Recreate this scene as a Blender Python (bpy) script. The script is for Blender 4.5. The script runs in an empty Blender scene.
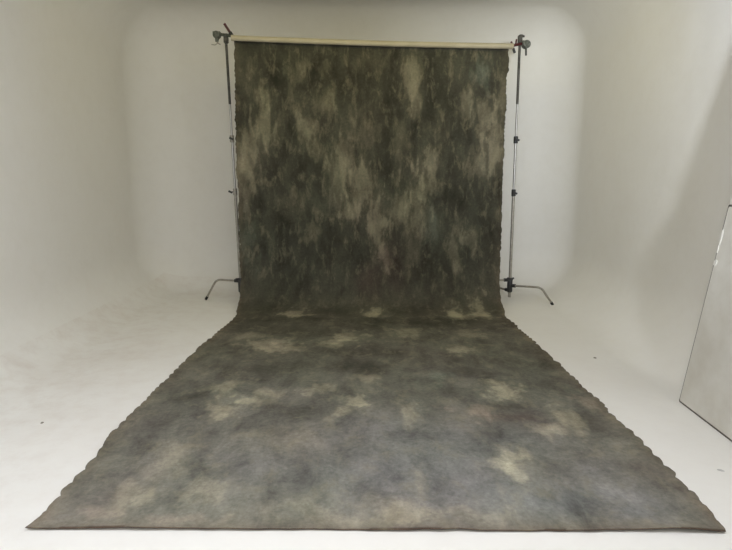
import bpy, bmesh, math, random
from mathutils import Vector, Matrix, noise
random.seed(7)
C = bpy.context.scene.collection
sc = bpy.context.scene
sc.view_settings.view_transform = 'Standard'
sc.view_settings.look = 'None'
sc.view_settings.gamma = 1
sc.view_settings.exposure = 0.03
PI = math.pi

# ------------------------------------------------------------------ camera
F = 560.0
H = 1.5
TH = math.atan(99 / F)
cam = bpy.data.objects.new('camera', bpy.data.cameras.new('camera'))
C.objects.link(cam)
cam.location = (0, 0, H)
cam.rotation_euler = (PI / 2 - TH, 0, 0)
cam.data.sensor_width = 36
cam.data.lens = F / 732 * 36
cam.data.clip_start = 0.05
sc.camera = cam

def ray(px, py):
    a = (px - 366) / F
    b = (275 - py) / F
    return Vector((a, math.cos(TH) + b * math.sin(TH), -math.sin(TH) + b * math.cos(TH)))
def on_floor(px, py):
    d = ray(px, py); t = -H / d.z
    return Vector((d.x * t, d.y * t, 0))
def on_depth(px, py, Y):
    d = ray(px, py); t = Y / d.y
    return Vector((d.x * t, Y, H + d.z * t))

# ------------------------------------------------------------------ helpers
def link(name, me, mat, parent=None):
    o = bpy.data.objects.new(name, me)
    C.objects.link(o)
    if mat: me.materials.append(mat)
    if parent: o.parent = parent
    return o
def obj(name, bm, mat, parent=None, smooth=True, bevel=0):
    me = bpy.data.meshes.new(name)
    bmesh.ops.recalc_face_normals(bm, faces=bm.faces)
    bm.to_mesh(me); bm.free()
    for p in me.polygons: p.use_smooth = smooth
    o = link(name, me, mat, parent)
    if bevel:
        m = o.modifiers.new('bevel', 'BEVEL'); m.width = bevel; m.segments = 2; m.limit_method = 'ANGLE'
    if smooth:
        try: me.set_sharp_from_angle(angle=math.radians(40))
        except Exception: pass
    return o
def tag(o, label, cat, group=None, kind=None):
    if label: o['label'] = label
    if cat: o['category'] = cat
    if group: o['group'] = group
    if kind: o['kind'] = kind
    return o
def empty(name, loc, label, cat, group=None):
    o = bpy.data.objects.new(name, None); C.objects.link(o); o.location = loc
    o.empty_display_size = 0.1
    return tag(o, label, cat, group)
def add_tube(bm, pts, r, seg=14, cap=True):
    """tube along a polyline; r may be a list"""
    pts = [Vector(p) for p in pts]
    n = len(pts)
    rs = r if isinstance(r, (list, tuple)) else [r] * n
    rings = []
    up = Vector((0.13, 0.31, 0.94))
    for i, p in enumerate(pts):
        if i == 0: t = pts[1] - p
        elif i == n - 1: t = p - pts[i - 1]
        else: t = (pts[i + 1] - p).normalized() + (p - pts[i - 1]).normalized()
        t.normalize()
        a = up - t * up.dot(t)
        if a.length < 0.2: a = Vector((1, 0, 0)) - t * t.x
        a.normalize(); b = t.cross(a)
        rings.append([bm.verts.new(p + (a * math.cos(2 * PI * k / seg) + b * math.sin(2 * PI * k / seg)) * rs[i]) for k in range(seg)])
    for i in range(n - 1):
        for k in range(seg):
            bm.faces.new((rings[i][k], rings[i][(k + 1) % seg], rings[i + 1][(k + 1) % seg], rings[i + 1][k]))
    if cap:
        bm.faces.new(rings[0][::-1]); bm.faces.new(rings[-1])
def add_box(bm, c, s, rot=None):
    m = Matrix.Translation(Vector(c))
    if rot is not None: m = m @ rot.to_4x4()
    m = m @ Matrix.Diagonal((s[0], s[1], s[2], 1))
    bmesh.ops.create_cube(bm, size=1, matrix=m)
def bend(p0, p1, p2, r, n=6):
    """polyline p0-p1-p2 with the corner rounded"""
    p0, p1, p2 = Vector(p0), Vector(p1), Vector(p2)
    a = p1 + (p0 - p1).normalized() * r; b = p1 + (p2 - p1).normalized() * r
    out = [p0]
    for i in range(n + 1):
        t = i / n
        out.append(a * (1 - t) ** 2 + p1 * 2 * t * (1 - t) + b * t * t)
    out.append(p2)
    return out

# ------------------------------------------------------------------ materials
def mat(name, col, rough=0.6, metal=0.0):
    m = bpy.data.materials.new(name); m.use_nodes = True
    b = m.node_tree.nodes['Principled BSDF']
    b.inputs['Base Color'].default_value = (*col, 1)
    b.inputs['Roughness'].default_value = rough
    b.inputs['Metallic'].default_value = metal
    return m
def nn(nt, t, **kw):
    n = nt.nodes.new(t)
    for k, v in kw.items():
        if k in n.inputs: n.inputs[k].default_value = v
        else: setattr(n, k, v)
    return n
def noisy(name, c1, c2, scale, rough=0.6, metal=0.0, bump=0.0, bscale=40, detail=5, lo=.35, hi=.65, stretch=(1, 1, 1)):
    m = mat(name, c1, rough, metal); nt = m.node_tree; b = nt.nodes['Principled BSDF']
    tc = nn(nt, 'ShaderNodeTexCoord'); mp = nn(nt, 'ShaderNodeMapping'); mp.inputs['Scale'].default_value = stretch
    nt.links.new(tc.outputs['Object'], mp.inputs[0])
    n = nn(nt, 'ShaderNodeTexNoise', Scale=scale, Detail=detail, Roughness=0.6)
    nt.links.new(mp.outputs[0], n.inputs['Vector'])
    r = nn(nt, 'ShaderNodeValToRGB'); r.color_ramp.elements[0].position = lo; r.color_ramp.elements[1].position = hi
    r.color_ramp.elements[0].color = (*c1, 1); r.color_ramp.elements[1].color = (*c2, 1)
    nt.links.new(n.outputs[0], r.inputs[0]); nt.links.new(r.outputs[0], b.inputs['Base Color'])
    if bump:
        n2 = nn(nt, 'ShaderNodeTexNoise', Scale=bscale, Detail=4)
        nt.links.new(tc.outputs['Object'], n2.inputs['Vector'])
        bp = nn(nt, 'ShaderNodeBump', Strength=bump, Distance=0.01)
        nt.links.new(n2.outputs[0], bp.inputs['Height']); nt.links.new(bp.outputs[0], b.inputs['Normal'])
    return m

WALL = (0.80, 0.78, 0.73)
def paint_material(name, base, dirt, amount, is_floor):
    m = mat(name, base, 0.55 if is_floor else 0.6); nt = m.node_tree; b = nt.nodes['Principled BSDF']
    b.inputs['Specular IOR Level'].default_value = 0.35
    geo = nn(nt, 'ShaderNodeNewGeometry')
    n1 = nn(nt, 'ShaderNodeTexNoise', Scale=0.8, Detail=6, Roughness=0.62)
    nt.links.new(geo.outputs['Position'], n1.inputs['Vector'])
    r1 = nn(nt, 'ShaderNodeValToRGB'); r1.color_ramp.elements[0].position = .46; r1.color_ramp.elements[1].position = .75
    r1.color_ramp.elements[0].color = (0, 0, 0, 1); r1.color_ramp.elements[1].color = (1, 1, 1, 1)
    nt.links.new(n1.outputs[0], r1.inputs[0])
    n2 = nn(nt, 'ShaderNodeTexNoise', Scale=7, Detail=7, Roughness=0.7)
    nt.links.new(geo.outputs['Position'], n2.inputs['Vector'])
    r2 = nn(nt, 'ShaderNodeValToRGB'); r2.color_ramp.elements[0].position = .45; r2.color_ramp.elements[1].position = .8
    r2.color_ramp.elements[0].color = (0, 0, 0, 1); r2.color_ramp.elements[1].color = (1, 1, 1, 1)
    nt.links.new(n2.outputs[0], r2.inputs[0])
    ad = nn(nt, 'ShaderNodeMath', operation='ADD'); 
    nt.links.new(r1.outputs[0], ad.inputs[0]); nt.links.new(r2.outputs[0], ad.inputs[1])
    mu = nn(nt, 'ShaderNodeMath', operation='MULTIPLY'); mu.inputs[1].default_value = amount
    nt.links.new(ad.outputs[0], mu.inputs[0])
    fac = mu.outputs[0]
    if is_floor:
        # trodden dirt: scuffs gathered along the left side and near the back
        sep = nn(nt, 'ShaderNodeSeparateXYZ'); nt.links.new(geo.outputs['Position'], sep.inputs[0])
        mr = nn(nt, 'ShaderNodeMapRange'); mr.inputs['From Min'].default_value = -1.2; mr.inputs['From Max'].default_value = -2.3
        mr.inputs['To Min'].default_value = 0.35; mr.inputs['To Max'].default_value = 1.6
        nt.links.new(sep.outputs[0], mr.inputs['Value'])
        m2 = nn(nt, 'ShaderNodeMath', operation='MULTIPLY'); nt.links.new(fac, m2.inputs[0]); nt.links.new(mr.outputs[0], m2.inputs[1])
        fac = m2.outputs[0]
    mx = nn(nt, 'ShaderNodeMix', data_type='RGBA')
    mx.inputs[6].default_value = (*base, 1); mx.inputs[7].default_value = (*dirt, 1)
    nt.links.new(fac, mx.inputs[0]); nt.links.new(mx.outputs[2], b.inputs['Base Color'])
    n3 = nn(nt, 'ShaderNodeTexNoise', Scale=1.6, Detail=3)
    nt.links.new(geo.outputs['Position'], n3.inputs['Vector'])
    bp = nn(nt, 'ShaderNodeBump', Strength=0.35, Distance=0.03)
    nt.links.new(n3.outputs[0], bp.inputs['Height'])
    n4 = nn(nt, 'ShaderNodeTexNoise', Scale=45, Detail=4)
    nt.links.new(geo.outputs['Position'], n4.inputs['Vector'])
    bp2 = nn(nt, 'ShaderNodeBump', Strength=0.12, Distance=0.004)
    nt.links.new(n4.outputs[0], bp2.inputs['Height']); nt.links.new(bp.outputs[0], bp2.inputs['Normal'])
    nt.links.new(bp2.outputs[0], b.inputs['Normal'])
    return m
M_wall = paint_material('white_wall_paint', WALL, (0.69, 0.655, 0.58), 0.22, False)
M_floor = paint_material('white_floor_paint', WALL, (0.58, 0.50, 0.42), 0.26, True)
M_chrome = noisy('brushed_chrome', (0.50, 0.49, 0.47), (0.42, 0.41, 0.39), 30, 0.42, 0.9)
M_steel = noisy('dull_steel', (0.055, 0.053, 0.045), (0.10, 0.095, 0.085), 25, 0.5, 0.6)
M_leg = noisy('worn_steel_leg', (0.30, 0.28, 0.24), (0.40, 0.38, 0.33), 25, 0.45, 0.7)
M_black = noisy('black_casting', (0.012, 0.012, 0.012), (0.03, 0.03, 0.03), 30, 0.45)
M_rubber = mat('black_rubber', (0.015, 0.015, 0.015), 0.8)
M_grip = noisy('grey_grip_casting', (0.07, 0.078, 0.065), (0.20, 0.21, 0.185), 45, 0.5, 0.5)
M_red = noisy('dark_red_handle', (0.10, 0.012, 0.015), (0.05, 0.01, 0.012), 60, 0.5)
M_pipe = noisy('cream_pipe', (0.40, 0.355, 0.25), (0.46, 0.41, 0.30), 4, 0.55)
M_board = noisy('white_board_face', (0.56, 0.53, 0.46), (0.66, 0.64, 0.58), 3, 0.65, bump=0.1, bscale=8)
M_edge = noisy('dark_board_edge', (0.07, 0.06, 0.05), (0.14, 0.12, 0.10), 20, 0.7)
M_chip = mat('bare_foam', (0.74, 0.72, 0.66), 0.8)
M_wood = noisy('pine_strut', (0.45, 0.30, 0.16), (0.55, 0.38, 0.22), 6, 0.6, stretch=(1, 1, .1))

# ------------------------------------------------------------------ coved studio shell
XL, XW, YB, YF, ZC, R = 2.93, 2.65, 7.6, -3.0, 3.5, 0.56
def axis(vals): return sorted(set(round(v, 5) for v in vals))
def span(a, b, n): return [a + (b - a) * i / n for i in range(n + 1)]
def build_shell():
    # each face of the box is a grid pushed on to the rounded inner box
    lo = Vector((-XL + R, -1e9, R)); hi = Vector((XW - R, YB - R, ZC - R))
    def rnd(p):
        q = Vector((min(max(p.x, lo.x), hi.x), min(p.y, hi.y), min(max(p.z, lo.z), hi.z)))
        d = p - q
        n = d.normalized()
        return q + n * R, -n
    # tan-spaced points so that the quarter rounds are evenly tessellated
    K = 14
    tn = [R * math.tan(math.radians(45) * i / K) for i in range(K + 1)]
    xs = axis([-XL + R - t for t in tn] + span(-XL + R, XW - R, 16) + [XW - R + t for t in tn])
    ys = axis(span(YF, YB - R, 24) + [YB - R + t for t in tn])
    zs = axis([R - t for t in tn] + span(R, ZC - R, 10) + [ZC - R + t for t in tn])
    def grid(name, A, B, f, m):
        me = bpy.data.meshes.new(name)
        V, N, P = [], [], []
        for a in A:
            for b in B:
                p, n = rnd(f(a, b)); V.append(p); N.append(n)
        nb = len(B)
        for i in range(len(A) - 1):
            for j in range(nb - 1):
                P.append((i * nb + j, (i + 1) * nb + j, (i + 1) * nb + j + 1, i * nb + j + 1))
        # wind towards the room
        p0 = P[len(P) // 2]
        nrm = (V[p0[1]] - V[p0[0]]).cross(V[p0[2]] - V[p0[0]])
        if nrm.dot(N[p0[0]]) < 0: P = [q[::-1] for q in P]
        me.from_pydata(V, [], P); me.update()
        for p in me.polygons: p.use_smooth = True
        me.normals_split_custom_set_from_vertices([tuple(n) for n in N])
        return tag(link(name, me, m), None, None, kind='structure')
    grid('floor', xs, ys, lambda a, b: Vector((a, b, 0)), M_floor)
    grid('ceiling', xs, ys, lambda a, b: Vector((a, b, ZC)), M_wall)
    grid('wall_back', xs, zs, lambda a, b: Vector((a, YB, b)), M_wall)
    grid('wall_left', ys, zs, lambda a, b: Vector((-XL, a, b)), M_wall)
    grid('wall_right', ys, zs, lambda a, b: Vector((XW, a, b)), M_wall)
build_shell()
# front end wall with the wide window, behind the photographer
bm = bmesh.new()
wy = YF - 0.1
add_box(bm, (-2.5, wy, ZC / 2), (1.0, 0.2, ZC))
add_box(bm, (2.5, wy, ZC / 2), (1.0, 0.2, ZC))
add_box(bm, (0, wy, 0.4), (4.0, 0.2, 0.8))
add_box(bm, (0, wy, ZC - 0.2), (4.0, 0.2, 0.4))
tag(obj('wall_front', bm, M_wall, smooth=False), None, None, kind='structure')
bm = bmesh.new()
for x in (-1.97, -0.66, 0.66, 1.97): add_box(bm, (x, wy, 1.95), (0.06, 0.08, 2.3))
for z in (0.83, 2.0, 3.07): add_box(bm, (0, wy, z), (3.88, 0.06, 0.06))
tag(obj('window_1', bm, M_wall, smooth=False), None, None, kind='structure')

# ------------------------------------------------------------------ backdrop cloth
YH = 6.45            # depth of the hanging part
YK = 5.85            # where the cloth lies flat
Y0 = 2.18            # front hem
ZT_L, ZT_R = 2.995, 2.925
# profile: list of (y, z) samples by arc length
prof = []
nfl = 430
for i in range(nfl): prof.append((Y0 + (YK - Y0) * i / nfl, 0.0))
ncv = 60
P0, P1, P2, P3 = (YK, 0.0), (YK + 0.36, 0.0), (YH - 0.03, 0.05), (YH, 0.55)
for i in range(ncv):
    t = i / ncv
    c = ((1 - t) ** 3, 3 * t * (1 - t) ** 2, 3 * t * t * (1 - t), t ** 3)
    prof.append(tuple(sum(c[k] * (P0, P1, P2, P3)[k][j] for k in range(4)) for j in range(2)))
nup = 260
for i in range(nup + 1): prof.append((YH, 0.55 + (3.0 - 0.55) * i / nup))
S = [0.0]
for i in range(1, len(prof)): S.append(S[-1] + math.hypot(prof[i][0] - prof[i - 1][0], prof[i][1] - prof[i - 1][1]))
s_k = S[nfl]; s_h = S[nfl + ncv]; s_end = S[-1]
def lerp_tab(tab, s):
    if s <= tab[0][0]: return tab[0][1]
    for (a, va), (b, vb) in zip(tab, tab[1:]):
        if s <= b:
            t = (s - a) / (b - a); t = t * t * (3 - 2 * t)
            return va + (vb - va) * t
    return tab[-1][1]
s_e = s_k + 0.35
LT = [(0, -1.462), (0.10, -1.445), (0.40, -1.445), (1.0, -1.49), (2.2, -1.48), (s_k, -1.40), (s_e, -1.45), (s_h, -1.462), (s_h + 1.2, -1.458), (s_end, -1.434)]
RT = [(0, 1.53), (0.4, 1.56), (1.4, 1.56), (2.4, 1.54), (s_k, 1.50), (s_e, 1.545), (s_h, 1.562), (s_h + 1.2, 1.548), (s_end, 1.556)]
NU = 330
def cloth_uv(px, py):
    """where on the cloth (metres across, metres along) a spot seen in the photograph lies"""
    p = on_floor(px, py)
    if 0 < p.y < YK + 0.1: return p.x, max(0, p.y - Y0)
    q = on_depth(px, py, YH)
    if q.z > 0.25: return q.x, s_h + (q.z - 0.55)
    return q.x, s_k + 0.1 + max(0, q.z) * 1.4
# painted mottling, plus light caught by the folds at the foot: (px, py, rx, ry, strength, tint)   t tan, p pinkish, g green, b blue grey, d dark, w warm dark
SP = [
 # hanging part, pale
 (262,118,9,26,.45,'t'),(250,155,11,22,.5,'t'),(268,98,7,10,.35,'t'),(243,175,8,24,.35,'t'),(296,82,8,14,.3,'t'),(322,62,9,8,.3,'t'),
 (323,98,8,14,.28,'t'),(308,128,7,18,.4,'t'),(318,150,9,14,.45,'t'),(328,104,6,16,.35,'t'),(345,160,9,24,.35,'t'),(362,185,12,22,.55,'t'),
 (352,206,8,12,.6,'t'),(378,228,8,28,.7,'t'),(383,258,8,12,.7,'p'),(412,72,8,22,.5,'t'),(416,98,6,14,.35,'t'),(399,210,9,18,.45,'t'),
 (416,205,8,28,.45,'t'),(427,186,10,22,.4,'t'),(432,165,8,14,.35,'t'),(402,140,9,24,.2,'t'),(462,103,8,13,.35,'t'),(484,112,7,18,.4,'t'),
 (494,140,8,28,.55,'t'),(478,160,10,18,.3,'t'),(481,66,8,14,.3,'g'),(455,248,6,26,.38,'t'),(472,238,9,9,.35,'t'),(310,230,8,8,.35,'t'),
 (298,300,9,9,.7,'t'),(306,304,14,5,.5,'t'),(375,304,8,13,.65,'t'),(374,316,14,4,.4,'t'),(449,306,7,13,.65,'t'),(474,300,7,16,.6,'t'),  # pale foot spots: light on the folds, painted into the cloth
 (466,316,22,4,.4,'t'),(499,304,6,12,.55,'t'),(245,240,10,22,.2,'g'),(432,230,9,20,.2,'g'),(370,60,30,8,.12,'t'),(337,178,10,30,.25,'t'),
 (365,125,12,22,.2,'t'),(283,130,7,14,.15,'t'),(505,90,5,20,.25,'t'),(290,205,14,14,.15,'t'),(412,250,9,30,.2,'t'),(440,130,8,20,.12,'t'),
 # hanging part, dark
 (335,80,20,18,.45,'d'),(384,100,16,30,.4,'d'),(440,100,14,40,.45,'d'),(290,165,22,16,.4,'d'),(280,215,25,20,.3,'d'),(285,285,30,14,.45,'d'),
 (335,252,18,16,.4,'d'),(430,275,26,18,.4,'d'),(490,250,12,40,.35,'d'),(395,270,12,20,.4,'w'),(370,283,12,12,.45,'w'),(300,60,30,10,.3,'d'),
 (460,180,12,30,.35,'d'),(500,200,9,30,.3,'d'),(245,210,9,20,.3,'d'),(340,300,16,12,.35,'d'),(415,300,20,10,.35,'d'),(265,60,14,14,.25,'d'),
 # floor part, pale
 (270,345,26,5,.45,'t'),(252,336,16,4,.3,'t'),(345,337,16,5,.55,'t'),(331,344,14,4,.4,'t'),(284,350,20,4,.4,'t'),(228,386,14,9,.5,'t'),
 (222,412,16,7,.65,'t'),(252,402,16,4,.55,'t'),(272,394,16,4,.45,'t'),(322,390,10,5,.5,'t'),(356,406,12,7,.75,'t'),(342,416,14,5,.45,'t'),
 (370,378,8,5,.5,'t'),(210,487,16,12,.45,'t'),(132,494,22,12,.4,'t'),(290,440,30,14,.2,'t'),(180,450,20,10,.25,'t'),(98,512,18,6,.35,'p'),
 (180,518,40,5,.3,'p'),(505,392,15,9,.7,'t'),(480,412,15,6,.6,'p'),(492,420,14,4,.45,'p'),(566,420,14,7,.6,'t'),(552,430,14,6,.45,'t'),
 (578,434,8,5,.45,'t'),(506,462,18,11,.85,'t'),(522,472,10,9,.7,'t'),(496,448,10,6,.6,'t'),(414,416,10,9,.45,'t'),(418,482,7,16,.5,'t'),
 (398,512,22,9,.6,'t'),(388,500,14,8,.4,'t'),(437,378,12,5,.4,'g'),(460,350,15,5,.45,'t'),(410,334,14,4,.4,'t'),(468,335,16,4,.35,'t'),
 (592,470,28,10,.25,'b'),(600,500,30,10,.3,'b'),(634,518,24,8,.45,'b'),(560,505,26,10,.3,'b'),(575,392,9,7,.35,'g'),(582,400,8,6,.5,'p'),
 (440,470,80,30,.4,'b'),(520,500,90,24,.35,'b'),(350,470,60,24,.25,'b'),(380,430,50,14,.2,'b'),(490,440,70,14,.25,'b'),(640,500,30,18,.3,'b'),
 (250,470,50,18,.18,'b'),(160,470,30,10,.2,'t'),(330,515,60,8,.25,'t'),(455,520,50,6,.3,'t'),
 # floor part, dark
 (372,372,14,8,.5,'d'),(350,366,16,6,.45,'d'),(290,332,50,4,.45,'d'),(420,322,60,4,.5,'d'),(250,320,20,5,.35,'d'),(360,352,50,5,.35,'d'),
 (190,395,24,12,.35,'d'),(160,420,18,10,.35,'d'),(275,368,40,7,.35,'d'),(520,420,24,6,.5,'w'),(500,408,24,5,.4,'d'),(560,385,26,10,.35,'d'),
 (540,360,20,8,.3,'d'),(430,395,40,8,.25,'d'),(300,410,30,8,.35,'d'),(265,430,20,8,.25,'d'),(598,425,20,12,.3,'w'),(640,470,26,10,.25,'w'),
 (470,370,30,6,.3,'d'),(325,455,24,10,.2,'d'),(395,352,20,5,.3,'d'),(110,500,16,10,.2,'w'),(545,530,60,4,.2,'w'),(485,432,16,4,.3,'d'),
 (450,480,20,8,.2,'d'),(540,470,16,8,.2,'d'),
]
TINT = {'t': (0.52, 0.465, 0.32), 'p': (0.42, 0.33, 0.25), 'g': (0.26, 0.31, 0.24), 'b': (0.195, 0.20, 0.205), 'd': (0.034, 0.032, 0.022), 'w': (0.055, 0.036, 0.030)}
spots = []
for px, py, rx, ry, st, k in SP:
    u, v = cloth_uv(px, py)
    u1, v1 = cloth_uv(px + rx, py); u2, v2 = cloth_uv(px, py - ry); u3, v3 = cloth_uv(px, py + ry)
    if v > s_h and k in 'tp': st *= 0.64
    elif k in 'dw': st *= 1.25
    spots.append((u, v, max(0.03, abs(u1 - u)), max(0.04, abs(v2 - v3) / 2), st, TINT[k]))
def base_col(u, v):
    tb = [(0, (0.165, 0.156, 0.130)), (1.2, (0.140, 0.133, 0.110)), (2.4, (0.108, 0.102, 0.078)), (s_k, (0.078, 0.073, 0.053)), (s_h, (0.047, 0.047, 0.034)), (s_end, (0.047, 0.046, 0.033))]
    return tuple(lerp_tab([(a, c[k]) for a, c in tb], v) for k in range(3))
def cloth_mesh():
    V, P, COL, UVM = [], [], [], []
    n = len(prof)
    rs = random.Random(3)
    for j in range(n):
        y, z = prof[j]; s = S[j]
        L = lerp_tab(LT, s); Rr = lerp_tab(RT, s)
        flat = 1 - min(1, max(0, (s - s_k) / (s_h - s_k)))
        hang = 1 - flat
        # scalloped, fraying sides
        ph = s * 2 * PI / (0.118 + 0.03 * noise.noise((s * 0.8, 3, 0)))
        sl = abs(math.sin(ph / 2 + 0.8 * noise.noise((s * 2, 0, 1)))) ** 0.7
        sr = abs(math.sin(ph / 2 * 1.07 + 1 + 0.8 * noise.noise((s * 2, 5, 1)))) ** 0.7
        amp = 0.011 * flat + 0.009 * hang
        if s < 0.12: sl *= s / 0.12
        amp *= 0.6 + 0.8 * abs(noise.noise((s * 1.3, 9, 2)))
        L -= amp * sl + 0.018 * noise.noise((s * 4, 1, 1)) + 0.010 * noise.noise((s * 12, 1, 1)) + 0.005 * noise.noise((s * 30, 1, 1))
        if s < 0.12: sl *= s / 0.12; sr *= s / 0.12
        Rr += amp * sr + 0.018 * noise.noise((s * 4, 7, 1)) + 0.010 * noise.noise((s * 12, 7, 1)) + 0.005 * noise.noise((s * 30, 7, 1))
        for i in range(NU + 1):
            t = i / NU
            x = L + (Rr - L) * t
            dl = x - L; dr = Rr - x
            e = min(dl, dr)
            # shallow waves in the lying part, soft vertical waves in the hanging part
            w = 0.004 * noise.fractal((x * 1.5, s * 1.5, 0), 1.0, 2.0, 3)
            zz = z + flat * (0.005 + w)
            yy = y
            curl = math.exp(-e / 0.05) * flat
            sc_ = sl if dl < dr else sr
            zz += curl * (0.004 + 0.006 * sc_)
            # front hem: ripples that lift a little
            hem = math.exp(-s / 0.07)
            lift = max(0, noise.noise((x * 2.1, 4.2, 0)) + 0.15) * 0.024 + 0.003
            if x > 1.15: lift += 0.014 * max(0, math.sin((x - 1.15) / 0.38 * PI))
            zz += hem * lift
            yy -= 0.02 * t * math.exp(-s / 0.4)
            yy += (0.008 * noise.noise((x * 2.3, 8, 0)) + 0.004 * noise.noise((x * 11, 8, 0))) * math.exp(-s / 0.3)
            # vertical folds, stronger where the cloth turns on to the floor
            fold = 0.010 * noise.noise((x * 1.7, s * 0.35, 5)) + 0.004 * noise.noise((x * 5, s * 0.5, 6))
            turn = math.exp(-((s - (s_k + 0.42)) / 0.25) ** 2)
            fold += turn * 0.028 * noise.noise((x * 3.3, s * 1.1, 8))
            rim = math.exp(-e / 0.04) * 0.012 * math.sin(ph * 0.5)
            topk = min(1, max(0, (s_end - s) / 0.5))
            yy += hang * (fold * topk + rim * topk)
            zz += turn * flat * 0.018 * max(0, noise.noise((x * 3.3, 2, 8)))
            if s > s_h:
                k = (s - s_h) / (s_end - s_h)
                top = ZT_L + (ZT_R - ZT_L) * t - 0.008 * math.sin(PI * t)
                zz = 0.55 + (top - 0.55) * k
            zz = max(zz, 0.004) if flat > 0.5 else zz
            V.append((x, yy, zz)); UVM.append((x, s))
            # paint
            wu = x + 0.07 * noise.fractal((x * 3.5, s * 2.2, 11), 1.0, 2.0, 4) 
            wv = s + (0.09 + 0.06 * hang) * noise.fractal((x * 3.5, s * 2.2, 31), 1.0, 2.0, 4)
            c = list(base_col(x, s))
            for (u, v, ru, rv, st, tn) in near[j]:
                q = ((wu - u) / ru) ** 2 + ((wv - v) / rv) ** 2
                if q < 4:
                    a = st * math.exp(-q * 0.9)
                    if tn[0] > 0.2:
                        f = noise_f(x, s)
                        g_ = min(1, max(0, (math.exp(-q * 0.9) + 0.55 * f - 0.18) / 0.5))
                        a = st * 0.62 * (0.35 * math.exp(-q * 0.9) + 0.65 * g_ * g_ * (3 - 2 * g_))
                    for m in range(3): c[m] += (tn[m] - c[m]) * a
            # brownish bare border along the sides and hem
            bd = math.exp(-e / 0.055) * (0.30 + 0.5 * abs(noise.noise((s * 4, t * 40, 3))))
            bd *= 1.3; bd = max(bd, math.exp(-s / 0.05) * 0.5)
            for m in range(3): c[m] += ((0.165, 0.125, 0.085)[m] - c[m]) * bd * (1 if flat > .5 else .45)
            if s < 0.008 + 0.008 * noise.noise((x * 3, 1, 4)): c = [0.075, 0.052, 0.038]
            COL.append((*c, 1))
    for j in range(n - 1):
        for i in range(NU):
            a = j * (NU + 1) + i
            P.append((a, a + 1, a + NU + 2, a + NU + 1))
    me = bpy.data.meshes.new('painted_backdrop')
    me.from_pydata(V, [], P); me.update()
    for p in me.polygons: p.use_smooth = True
    ca = me.color_attributes.new('paint', 'FLOAT_COLOR', 'POINT')
    ca.data.foreach_set('color', [v for c in COL for v in c])
    at = me.attributes.new('cloth', 'FLOAT_VECTOR', 'POINT')
    at.data.foreach_set('vector', [v for c in UVM for v in (c[0], c[1], 0)])
    return me
_cache = {}
def noise_f(x, s):
    if s > s_h: return noise.fractal((x * 15, s * 4.5, 2), 0.75, 2.0, 5) * 1.15
    return noise.fractal((x * 10, s * 6.5, 2), 0.75, 2.0, 5) * 1.15
near = []
for j in range(len(prof)):
    near.append([sp for sp in spots if abs(S[j] - sp[1]) < sp[3] * 2.6 + 0.2])

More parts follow.
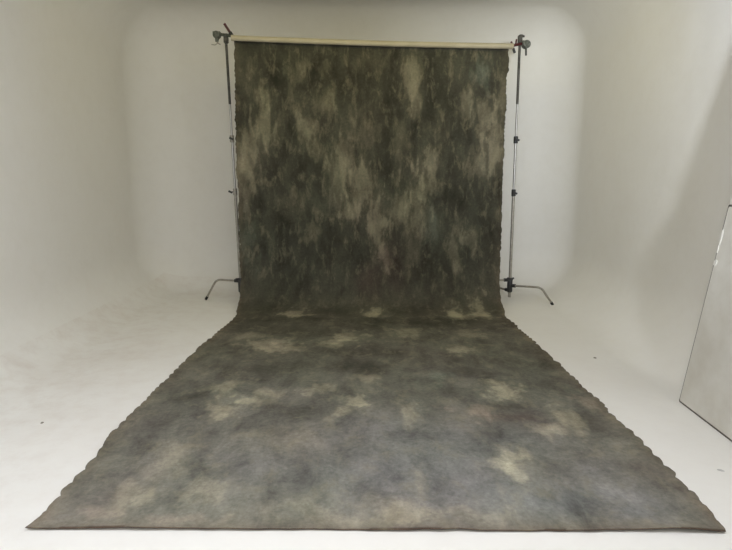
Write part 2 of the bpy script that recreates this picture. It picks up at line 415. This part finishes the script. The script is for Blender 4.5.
def cloth_material():
    m = mat('painted_canvas', (0.1, 0.1, 0.08), 0.85); nt = m.node_tree; b = nt.nodes['Principled BSDF']
    b.inputs['Specular IOR Level'].default_value = 0.2
    at = nn(nt, 'ShaderNodeAttribute', attribute_name='paint')
    uv = nn(nt, 'ShaderNodeAttribute', attribute_name='cloth')
    sep = nn(nt, 'ShaderNodeSeparateXYZ'); nt.links.new(uv.outputs['Vector'], sep.inputs[0])
    hf = nn(nt, 'ShaderNodeMapRange'); hf.inputs['From Min'].default_value = s_k - 0.1; hf.inputs['From Max'].default_value = s_h
    nt.links.new(sep.outputs[1], hf.inputs['Value'])
    def pat(scale, stretch, detail, rough, loc=0):
        mp = nn(nt, 'ShaderNodeMapping'); mp.inputs['Scale'].default_value = stretch; mp.inputs['Location'].default_value = (loc, loc, 0)
        nt.links.new(uv.outputs['Vector'], mp.inputs[0])
        n = nn(nt, 'ShaderNodeTexNoise', Scale=scale, Detail=detail, Roughness=rough, Distortion=0.3)
        nt.links.new(mp.outputs[0], n.inputs['Vector'])
        return n.outputs[0]
    a1 = pat(2.4, (2.0, 0.9, 1), 9, 0.60)        # streaks brushed down the hanging length
    a2 = pat(3.6, (1.2, 0.8, 1), 9, 0.70, 7)      # blotches on the lying length
    mx = nn(nt, 'ShaderNodeMix', data_type='FLOAT')
    nt.links.new(hf.outputs[0], mx.inputs[0]); nt.links.new(a2, mx.inputs[2]); nt.links.new(a1, mx.inputs[3])
    mr = nn(nt, 'ShaderNodeMapRange'); mr.inputs['From Min'].default_value = 0.3; mr.inputs['From Max'].default_value = 0.7
    mr.inputs['To Min'].default_value = 0.50; mr.inputs['To Max'].default_value = 1.55
    nt.links.new(mx.outputs[0], mr.inputs['Value'])
    n3 = pat(38, (1, 1, 1), 6, 0.7, 3)
    mr3 = nn(nt, 'ShaderNodeMapRange'); mr3.inputs['From Min'].default_value = 0.3; mr3.inputs['From Max'].default_value = 0.7
    mr3.inputs['To Min'].default_value = 0.80; mr3.inputs['To Max'].default_value = 1.20
    nt.links.new(n3, mr3.inputs['Value'])
    mm = nn(nt, 'ShaderNodeMath', operation='MULTIPLY'); nt.links.new(mr.outputs[0], mm.inputs[0]); nt.links.new(mr3.outputs[0], mm.inputs[1])
    vm = nn(nt, 'ShaderNodeVectorMath', operation='SCALE')
    nt.links.new(at.outputs['Color'], vm.inputs[0]); nt.links.new(mm.outputs[0], vm.inputs['Scale'])
    # slow drift between green and brown
    n4 = pat(1.7, (1, .8, 1), 4, 0.55, 19)
    r4 = nn(nt, 'ShaderNodeValToRGB'); r4.color_ramp.elements[0].position = .35; r4.color_ramp.elements[1].position = .65
    r4.color_ramp.elements[0].color = (0.98, 1.01, 0.96, 1); r4.color_ramp.elements[1].color = (1.02, 0.99, 1.0, 1)
    nt.links.new(n4, r4.inputs[0])
    v2 = nn(nt, 'ShaderNodeVectorMath', operation='MULTIPLY')
    nt.links.new(vm.outputs[0], v2.inputs[0]); nt.links.new(r4.outputs[0], v2.inputs[1])
    t1 = pat(6.0, (1.9, 0.8, 1), 9, 0.70, 31); t2 = pat(6.0, (1.1, 0.8, 1), 9, 0.70, 43)
    mt = nn(nt, 'ShaderNodeMix', data_type='FLOAT')
    nt.links.new(hf.outputs[0], mt.inputs[0]); nt.links.new(t2, mt.inputs[2]); nt.links.new(t1, mt.inputs[3])
    rt = nn(nt, 'ShaderNodeMapRange', interpolation_type='SMOOTHSTEP'); rt.inputs['From Min'].default_value = 0.48; rt.inputs['From Max'].default_value = 0.72
    rt.inputs['To Max'].default_value = 0.36
    nt.links.new(mt.outputs[0], rt.inputs['Value'])
    mk = nn(nt, 'ShaderNodeMix', data_type='RGBA'); mk.inputs[7].default_value = (0.30, 0.265, 0.175, 1)
    nt.links.new(rt.outputs[0], mk.inputs[0]); nt.links.new(v2.outputs[0], mk.inputs[6])
    nt.links.new(mk.outputs[2], b.inputs['Base Color'])
    bp = nn(nt, 'ShaderNodeBump', Strength=0.25, Distance=0.003)
    nt.links.new(n3, bp.inputs['Height']); nt.links.new(bp.outputs[0], b.inputs['Normal'])
    return m
cl = link('painted_backdrop', cloth_mesh(), cloth_material())
sd = cl.modifiers.new('thick', 'SOLIDIFY'); sd.thickness = 0.003; sd.offset = 0
tag(cl, 'mottled olive grey painted canvas backdrop hanging from the cream pole and sweeping over the floor', 'backdrop')

# ------------------------------------------------------------------ crossbar
pL = on_depth(232.5, 38.0, YH - 0.045); pR = on_depth(512, 46.2, YH - 0.045)
pole = empty('crossbar', pL, 'long cream crossbar pole holding up the top of the painted backdrop', 'pole')
bm = bmesh.new()
d = pR - pL
pts = [d * t - Vector((0, 0, 0.012 * math.sin(PI * t))) for t in [i / 16 for i in range(17)]]
add_tube(bm, pts, 0.029, 20)
obj('pipe', bm, M_pipe, pole)
for p_, s_ in ((Vector((0, 0, 0)), 1), (d, -1)):
    bm = bmesh.new()
    add_tube(bm, [p_ - d.normalized() * 0.012 * s_, p_ + d.normalized() * 0.02 * s_], 0.031, 20)
    obj('end_cap', bm, M_pipe, pole)

# ------------------------------------------------------------------ stands
def stand(base, top, collars, legs, label, side, knob_z):
    """three-section steel stand with stacked bent legs; base/top world points, legs: (height, bend point, foot point)"""
    root = empty('backdrop_stand', (base.x, base.y, 0), label, 'stand', 'stands holding the backdrop crossbar')
    B = Vector((0, 0, base.z)); T = top - Vector((base.x, base.y, 0))
    ax = (T - B)
    def at(z): return B + ax * ((z - B.z) / ax.z)
    z1, z2 = collars
    bm = bmesh.new(); add_tube(bm, [at(base.z), at(z2)], 0.0175); obj('lower_pole', bm, M_leg, root)
    bm = bmesh.new(); add_tube(bm, [at(z2), at(z1)], 0.0145); obj('middle_pole', bm, M_chrome, root)
    zt = z1 + (T.z - z1) * 0.36
    bm = bmesh.new(); add_tube(bm, [at(z1), at(zt)], 0.0125); obj('upper_pole', bm, M_chrome, root)
    bm = bmesh.new(); add_tube(bm, [at(zt - 0.01), at(zt), at(T.z)], [0.0125, 0.0145, 0.0145]); obj('pole_top_reflection', bm, M_steel, root)  # darker reflection at the pole top, put in as a dull steel section
    for zc in (z1, z2):
        bm = bmesh.new(); add_tube(bm, [at(zc - 0.05), at(zc - 0.045), at(zc + 0.025), at(zc + 0.03)], [0.02, 0.025, 0.025, 0.02])
        c = obj('collar', bm, M_black if side > 0 else M_leg, root)
        bm = bmesh.new(); k = at(zc - 0.01); dr = Vector((-0.8, -0.4, 0)).normalized() if side < 0 and zc == z2 else Vector((0.1, -1, 0)).normalized()
        add_tube(bm, [k + dr * 0.02, k + dr * 0.045], 0.006)
        add_box(bm, k + dr * 0.055, (0.05, 0.012, 0.022), Matrix.Rotation(0.4, 3, 'Y'))
        obj('knob', bm, M_black, c, bevel=0.003)
    # base casting that carries the legs
    bm = bmesh.new()
    add_tube(bm, [at(base.z + 0.06), at(base.z + 0.07), at(base.z + 0.22), at(base.z + 0.235)], [0.024, 0.032, 0.032, 0.022], 16)
    hub = obj('leg_hub', bm, M_black, root)
    bm = bmesh.new(); k = at(base.z + 0.225)
    add_box(bm, k, (0.12, 0.016, 0.02), Matrix.Rotation(0.5, 3, 'Z'))
    add_box(bm, k, (0.016, 0.09, 0.02), Matrix.Rotation(0.5, 3, 'Z'))
    obj('knob', bm, M_black, hub, bevel=0.004)
    for zl, bp_, ft in legs:
        a = at(zl); bp_ = bp_ - root.location; ft = ft - root.location
        bm = bmesh.new(); add_tube(bm, bend(a, bp_, ft, 0.06), 0.0125)
        lg = obj('leg', bm, M_leg, root)
        dr = (bp_ - a).normalized()
        bm = bmesh.new(); add_tube(bm, [a + dr * 0.02, a + dr * 0.075], 0.021); obj('leg_socket', bm, M_black, lg)
        bm = bmesh.new(); fd = (bp_ - ft).normalized()
        add_tube(bm, [ft - fd * 0.004, ft + fd * 0.04], 0.016); obj('foot_cap', bm, M_rubber, lg)
    # grip head at the top
    g = empty('grip_head', T, None, None); g.parent = root
    del_keys = [k for k in ('label', 'category', 'group') if k in g]
    for k in del_keys: del g[k]
    return root, g, at

ys = 6.62
# right stand
bR = on_depth(509.3, 297, ys); tR = on_depth(520, 38, ys)
col1 = on_depth(517, 139, ys).z; col2 = on_depth(514.5, 192, ys).z
def ft(px, py):
    p = on_floor(px, py); p.z = 0.014; return p
legR = on_depth(512, 285.5, ys).z
fR = ft(552.5, 307)
fR = on_floor(552.5, 305.5); fR.z = 0.012
bpR = on_depth(541, 287.5, 6.33)
legs = [(legR, bpR, fR),
        (legR + 0.07, Vector((bR.x - 0.36, ys - 0.02, legR + 0.06)), Vector((bR.x - 0.5, ys + 0.02, 0.012))),
        (legR - 0.06, Vector((bR.x - 0.12, ys + 0.28, legR - 0.07)), Vector((bR.x - 0.18, ys + 0.42, 0.012)))]
rootR, gR, atR = stand(bR, tR, (col1, col2), legs, 'chrome backdrop stand right of the canvas, its bent leg reaching out to the right', 1, 0)
# left stand
bL = on_depth(241.5, 297, ys); tL = on_depth(226, 40, ys)
legL = on_depth(238, 281, ys).z
bpL = on_depth(216.5, 279.5, 6.68); fL = on_floor(206, 300); fL.z = 0.012
legs = [(legL, bpL, fL),
        (legL - 0.07, Vector((bL.x + 0.36, ys + 0.02, legL - 0.08)), Vector((bL.x + 0.5, ys + 0.05, 0.012))),
        (legL + 0.05, Vector((bL.x + 0.10, ys + 0.28, legL + 0.04)), Vector((bL.x + 0.16, ys + 0.44, 0.012)))]
rootL, gL, atL = stand(bL, tL, (on_depth(232, 138, ys).z, on_depth(235, 191, ys).z), legs, 'chrome backdrop stand left of the canvas, a red clamp handle at its top', -1, 0)

def P(px, py, Y, g):
    return on_depth(px, py, Y) - g.parent.location - g.location
def rod(name, a, b, r, m, g, seg=12):
    bm = bmesh.new(); add_tube(bm, [a, b], r, seg); return obj(name, bm, m, g)
# left clamp: grey two-disc grip, knuckle, red T-handle
g = gL
bm = bmesh.new()
c0 = P(217, 35, ys - 0.02, g)
ay = Vector((0.15, 1, 0)).normalized()
add_tube(bm, [c0 - ay * 0.035, c0 - ay * 0.03, c0 - ay * 0.008, c0 - ay * 0.002], [0.034, 0.04, 0.04, 0.03], 20)
add_tube(bm, [c0 + ay * 0.002, c0 + ay * 0.008, c0 + ay * 0.03, c0 + ay * 0.035], [0.03, 0.04, 0.04, 0.034], 20)
add_box(bm, c0 + Vector((0, 0, 0.012)), (0.085, 0.05, 0.045))
add_tube(bm, [c0 + Vector((0, 0, -0.02)), c0 + Vector((-0.005, 0, -0.075))], [0.025, 0.016], 12)
obj('grip_disc', bm, M_grip, g, bevel=0.004)
bm = bmesh.new()
add_tube(bm, bend(P(218, 43, ys - .03, g), P(215, 45, ys - .03, g), P(211.5, 44.5, ys - .03, g), 0.01), 0.006, 8)
add_tube(bm, bend(P(216, 41, ys - .03, g), P(219, 44, ys - .03, g), P(220.5, 44.5, ys - .03, g), 0.01), 0.006, 8)
obj('wing_nut', bm, M_leg, g)
rod('knuckle', P(221, 34.5, ys - .01, g), P(232.5, 36, ys - .09, g), 0.017, M_grip, g)
bm = bmesh.new(); k = P(226, 38, ys, g)
add_box(bm, k + Vector((0, 0, -0.005)), (0.05, 0.05, 0.10)); obj('clamp_body', bm, M_steel, g, bevel=0.008)
h = rod('handle', P(224.2, 23.5, ys - .1, g), P(230, 32.5, ys - .08, g), 0.014, M_red, g)
rod('handle_stem', P(230, 32.5, ys - .08, g), P(232, 35.5, ys - .08, g), 0.02, M_black, g)
rod('tightening_knob', P(225.5, 41.5, ys - .05, g), P(226.5, 44, ys - .05, g), 0.018, M_black, g)
# right clamp
g = gR
bm = bmesh.new()
c0 = P(526, 44.5, ys - 0.02, g)
ay = Vector((-0.2, 1, 0)).normalized()
add_tube(bm, [c0 - ay * 0.035, c0 - ay * 0.03, c0 - ay * 0.008, c0 - ay * 0.002], [0.038, 0.044, 0.044, 0.034], 20)
add_tube(bm, [c0 + ay * 0.002, c0 + ay * 0.008, c0 + ay * 0.03, c0 + ay * 0.035], [0.034, 0.044, 0.044, 0.038], 20)
add_box(bm, c0 + Vector((-0.01, 0, 0.02)), (0.07, 0.05, 0.04))
obj('grip_disc', bm, M_grip, g, bevel=0.004)
rod('wing_nut', P(526, 48, ys - .03, g), P(526, 55.5, ys - .03, g), 0.011, M_steel, g)
bm = bmesh.new(); add_box(bm, P(520, 40.5, ys, g), (0.046, 0.05, 0.11)); obj('clamp_body', bm, M_steel, g, bevel=0.008)
rod('knuckle', P(511.5, 46, ys - .1, g), P(522, 43.5, ys - .01, g), 0.016, M_red, g)
bm = bmesh.new(); add_tube(bm, bend(P(519.5, 38, ys, g), P(520.5, 35.5, ys, g), P(524.5, 36.5, ys, g), 0.02), [0.02] * 5 + [0.016] * 3 + [0.01], 12)
obj('handle', bm, M_steel, g)
rod('wing_lever', P(511, 41.5, ys - .1, g), P(513.5, 46, ys - .1, g), 0.010, M_red, g)
rod('wing_lever', P(516.5, 39.5, ys - .06, g), P(515.5, 45, ys - .08, g), 0.009, M_red, g)
rod('tightening_knob', P(513, 48, ys - .1, g), P(514.8, 53, ys - .1, g), 0.014, M_black, g)

# ------------------------------------------------------------------ low white board on its long side
pA = on_floor(678.5, 401.5); pB = on_floor(732, 442.5)
dy = (pB - pA); dyn = dy.normalized()
Lb = 2.44
topc = on_depth(727.5, 204.5, pA.y)
rel = topc - pA
upv = (rel - dyn * rel.dot(dyn)).normalized(); hb = rel.length
nrm = dyn.cross(upv).normalized()
if nrm.x > 0: nrm = -nrm       # face looks to the room
def board(parent, mface, medge, Lx, Hz, th, origin, skew=None, chips=True):
    """slab with softly rounded corners; X = dyn, Z = upv, -normal = thickness"""
    def outline(ins, rad):
        pts = []
        for cx, cz, a0 in ((ins + rad, ins + rad, PI), (Lx - ins - rad, ins + rad, 1.5 * PI), (Lx - ins - rad, Hz - ins - rad, 0), (ins + rad, Hz - ins - rad, PI / 2)):
            for k in range(5):
                a = a0 + k * PI / 8
                pts.append((cx + rad * math.cos(a), cz + rad * math.sin(a)))
        return pts
    def P3(p, t):
        # the ends are slightly uneven, as worn foam board is
        w = 0.006 * noise.noise((p[0] * 3, p[1] * 5, 1)) if chips else 0
        return origin + dyn * (p[0] + w) + upv * (p[1] + w * .5) + nrm * t
    def slab(name, pts, t0, t1, m, par):
        bm = bmesh.new()
        a = [bm.verts.new(P3(p, t0)) for p in pts]; b = [bm.verts.new(P3(p, t1)) for p in pts]
        bm.faces.new(a); bm.faces.new(b[::-1])
        for i in range(len(pts)):
            j = (i + 1) % len(pts); bm.faces.new((a[i], b[i], b[j], a[j]))
        return obj(name, bm, m, par, smooth=False)
    c = slab('backing', outline(0, 0.012), -th, -0.002, medge, parent)
    slab('face_panel', outline(0.014, 0.012), -0.004, 0.003, mface, parent)
    return P3
fb = empty('foam_board', pA, 'worn white foam board with dark edges, leaning on its long side at far right', 'board')
origin = Vector((0, 0, 0))
P3 = board(fb, M_board, M_edge, Lb, hb, 0.035, origin)
# knocked spots along the visible end where the foam shows
for zc, w_, h_ in ((1.13, 0.020, 0.10), (0.96, 0.030, 0.045), (1.05, 0.012, 0.05)):
    bm = bmesh.new(); pts = []
    for k in range(10):
        a = 2 * PI * k / 10; rr = 1 + 0.3 * noise.noise((k * 1.7, zc * 9, 0))
        pts.append((0.012 + w_ / 2 + math.cos(a) * w_ * .55 * rr, zc + math.sin(a) * h_ * .5 * rr))
    a_ = [bm.verts.new(P3(p, 0.0026)) for p in pts]; b_ = [bm.verts.new(P3(p, 0.0055)) for p in pts]
    bm.faces.new(a_); bm.faces.new(b_[::-1])
    for i in range(10):
        j = (i + 1) % 10; bm.faces.new((a_[i], b_[i], b_[j], a_[j]))
    o = obj('chip', bm, M_chip, fb, smooth=False)
    o['label'] = 'bare white chip in the board edge'

# tall folding flat (two hinged panels, ajar) leaning on the right wall; the low board leans on it
T0 = Vector((pA.x + 0.055, 3.61, 0.012)); slope = 0.124; ht = 2.44; wd = 1.22
ff = empty('folding_flat', T0, 'tall white folding flat between the low foam board and the right wall', 'board')
def leaned(name, x0, spread, m, par):
    bm = bmesh.new(); th = 0.025; x1 = x0 + slope * ht; z1 = ht
    fr = 0.03 if spread else 0
    v = [bm.verts.new(p) for p in ((x0 + spread * .1, 0, 0), (x0 + th + spread * .1, 0, 0), (x1 + th + spread, 0, z1), (x1 + spread, 0, z1), (x0, -wd, 0), (x0 + th, -wd, 0), (x1 + th, -wd, z1), (x1, -wd, z1))]
    for f in ((0, 1, 2, 3), (7, 6, 5, 4), (0, 4, 5, 1), (1, 5, 6, 2), (2, 6, 7, 3), (3, 7, 4, 0)): bm.faces.new([v[i] for i in f])
    return obj(name, bm, m, par, smooth=False)
leaned('panel', 0, 0, M_board, ff)
leaned('wing', 0.027, 0.09, M_board, ff)

# ------------------------------------------------------------------ crumbs on the floor
def crumb(name, px, py, sx, sy, m, label, cat, h=0.004, rot=0):
    p = on_floor(px, py); bm = bmesh.new(); n = 9; a_, b_ = [], []
    for k in range(n):
        a = 2 * PI * k / n; rr = 1 + 0.35 * noise.noise((k * 2.3, px, 0))
        x, y = math.cos(a) * sx * rr, math.sin(a) * sy * rr
        x, y = x * math.cos(rot) - y * math.sin(rot), x * math.sin(rot) + y * math.cos(rot)
        a_.append(bm.verts.new((x, y, 0.0005))); b_.append(bm.verts.new((x * .8, y * .8, h)))
    bm.faces.new(a_[::-1]); bm.faces.new(b_)
    for i in range(n):
        j = (i + 1) % n; bm.faces.new((a_[i], a_[j], b_[j], b_[i]))
    o = obj(name, bm, m, smooth=False); o.location = p
    return tag(o, label, cat)
M_crumb = noisy('grey_crumb', (0.16, 0.14, 0.11), (0.28, 0.25, 0.2), 50, 0.8)
M_tape = noisy('grey_tape', (0.42, 0.41, 0.38), (0.55, 0.53, 0.5), 30, 0.7)
crumb('tape_scrap', 720.5, 470.5, 0.018, 0.010, M_tape, 'small grey tape scrap on the floor below the white board', 'scrap', 0.003, -0.5)
crumb('grit_crumb', 595, 358, 0.013, 0.016, M_crumb, 'dark grit crumb on the floor between the canvas and the white board', 'crumb')
crumb('paint_flake', 42, 423, 0.009, 0.012, M_crumb, 'brown paint flake on the bare floor left of the canvas', 'crumb')

# ------------------------------------------------------------------ light
w = bpy.data.worlds.new('world'); sc.world = w; w.use_nodes = True
w.node_tree.nodes['Background'].inputs[0].default_value = (0.75, 0.87, 1.0, 1)
w.node_tree.nodes['Background'].inputs[1].default_value = 0.6
def area(name, loc, target, sx, sy, power, col):
    l = bpy.data.lights.new(name, 'AREA'); l.shape = 'RECTANGLE'; l.size = sx; l.size_y = sy; l.energy = power; l.color = col
    o = bpy.data.objects.new(name, l); C.objects.link(o); o.location = loc
    o.rotation_euler = (Vector(target) - Vector(loc)).to_track_quat('-Z', 'Y').to_euler()
    return o
area('ceiling_lamp', (-0.2, 1.3, 3.42), (-0.2, 1.3, 0), 1.6, 2.8, 40, (0.97, 0.94, 1.0))
area('left_wall_fill', (-1.5, 1.8, 3.38), (-2.5, 2.2, 1.2), 0.3, 3.0, 52, (0.72, 0.82, 1.0))  # unseen strip light, added to brighten the left wall
area('right_wall_fill', (1.35, 1.8, 3.38), (2.3, 2.2, 1.2), 0.3, 3.0, 24, (0.72, 0.82, 1.0))  # unseen strip light, added to brighten the right wall
k = area('key_lamp', (1.31, -0.5, 2.0), (2.65, 2.5, 2.4), 0.22, 0.22, 48, (0.85, 0.91, 1.0))
k.data.spread = math.radians(68)
area('soft_fill', (-0.2, -0.6, 2.3), (-1.6, 2.6, 1.6), 0.9, 0.9, 36, (0.98, 0.945, 0.90))  # added fill near the camera, taking over part of the window's light
area('window_daylight', (0, YF - 0.25, 1.95), (0, 3, 1.6), 3.8, 2.2, 8, (0.84, 0.92, 1.0))
area('warm_back_fill', (0, 4.9, 3.40), (0, 7.4, 1.2), 3.6, 0.3, 14, (1.0, 0.88, 0.30))  # unseen warm light, added to warm the back wall
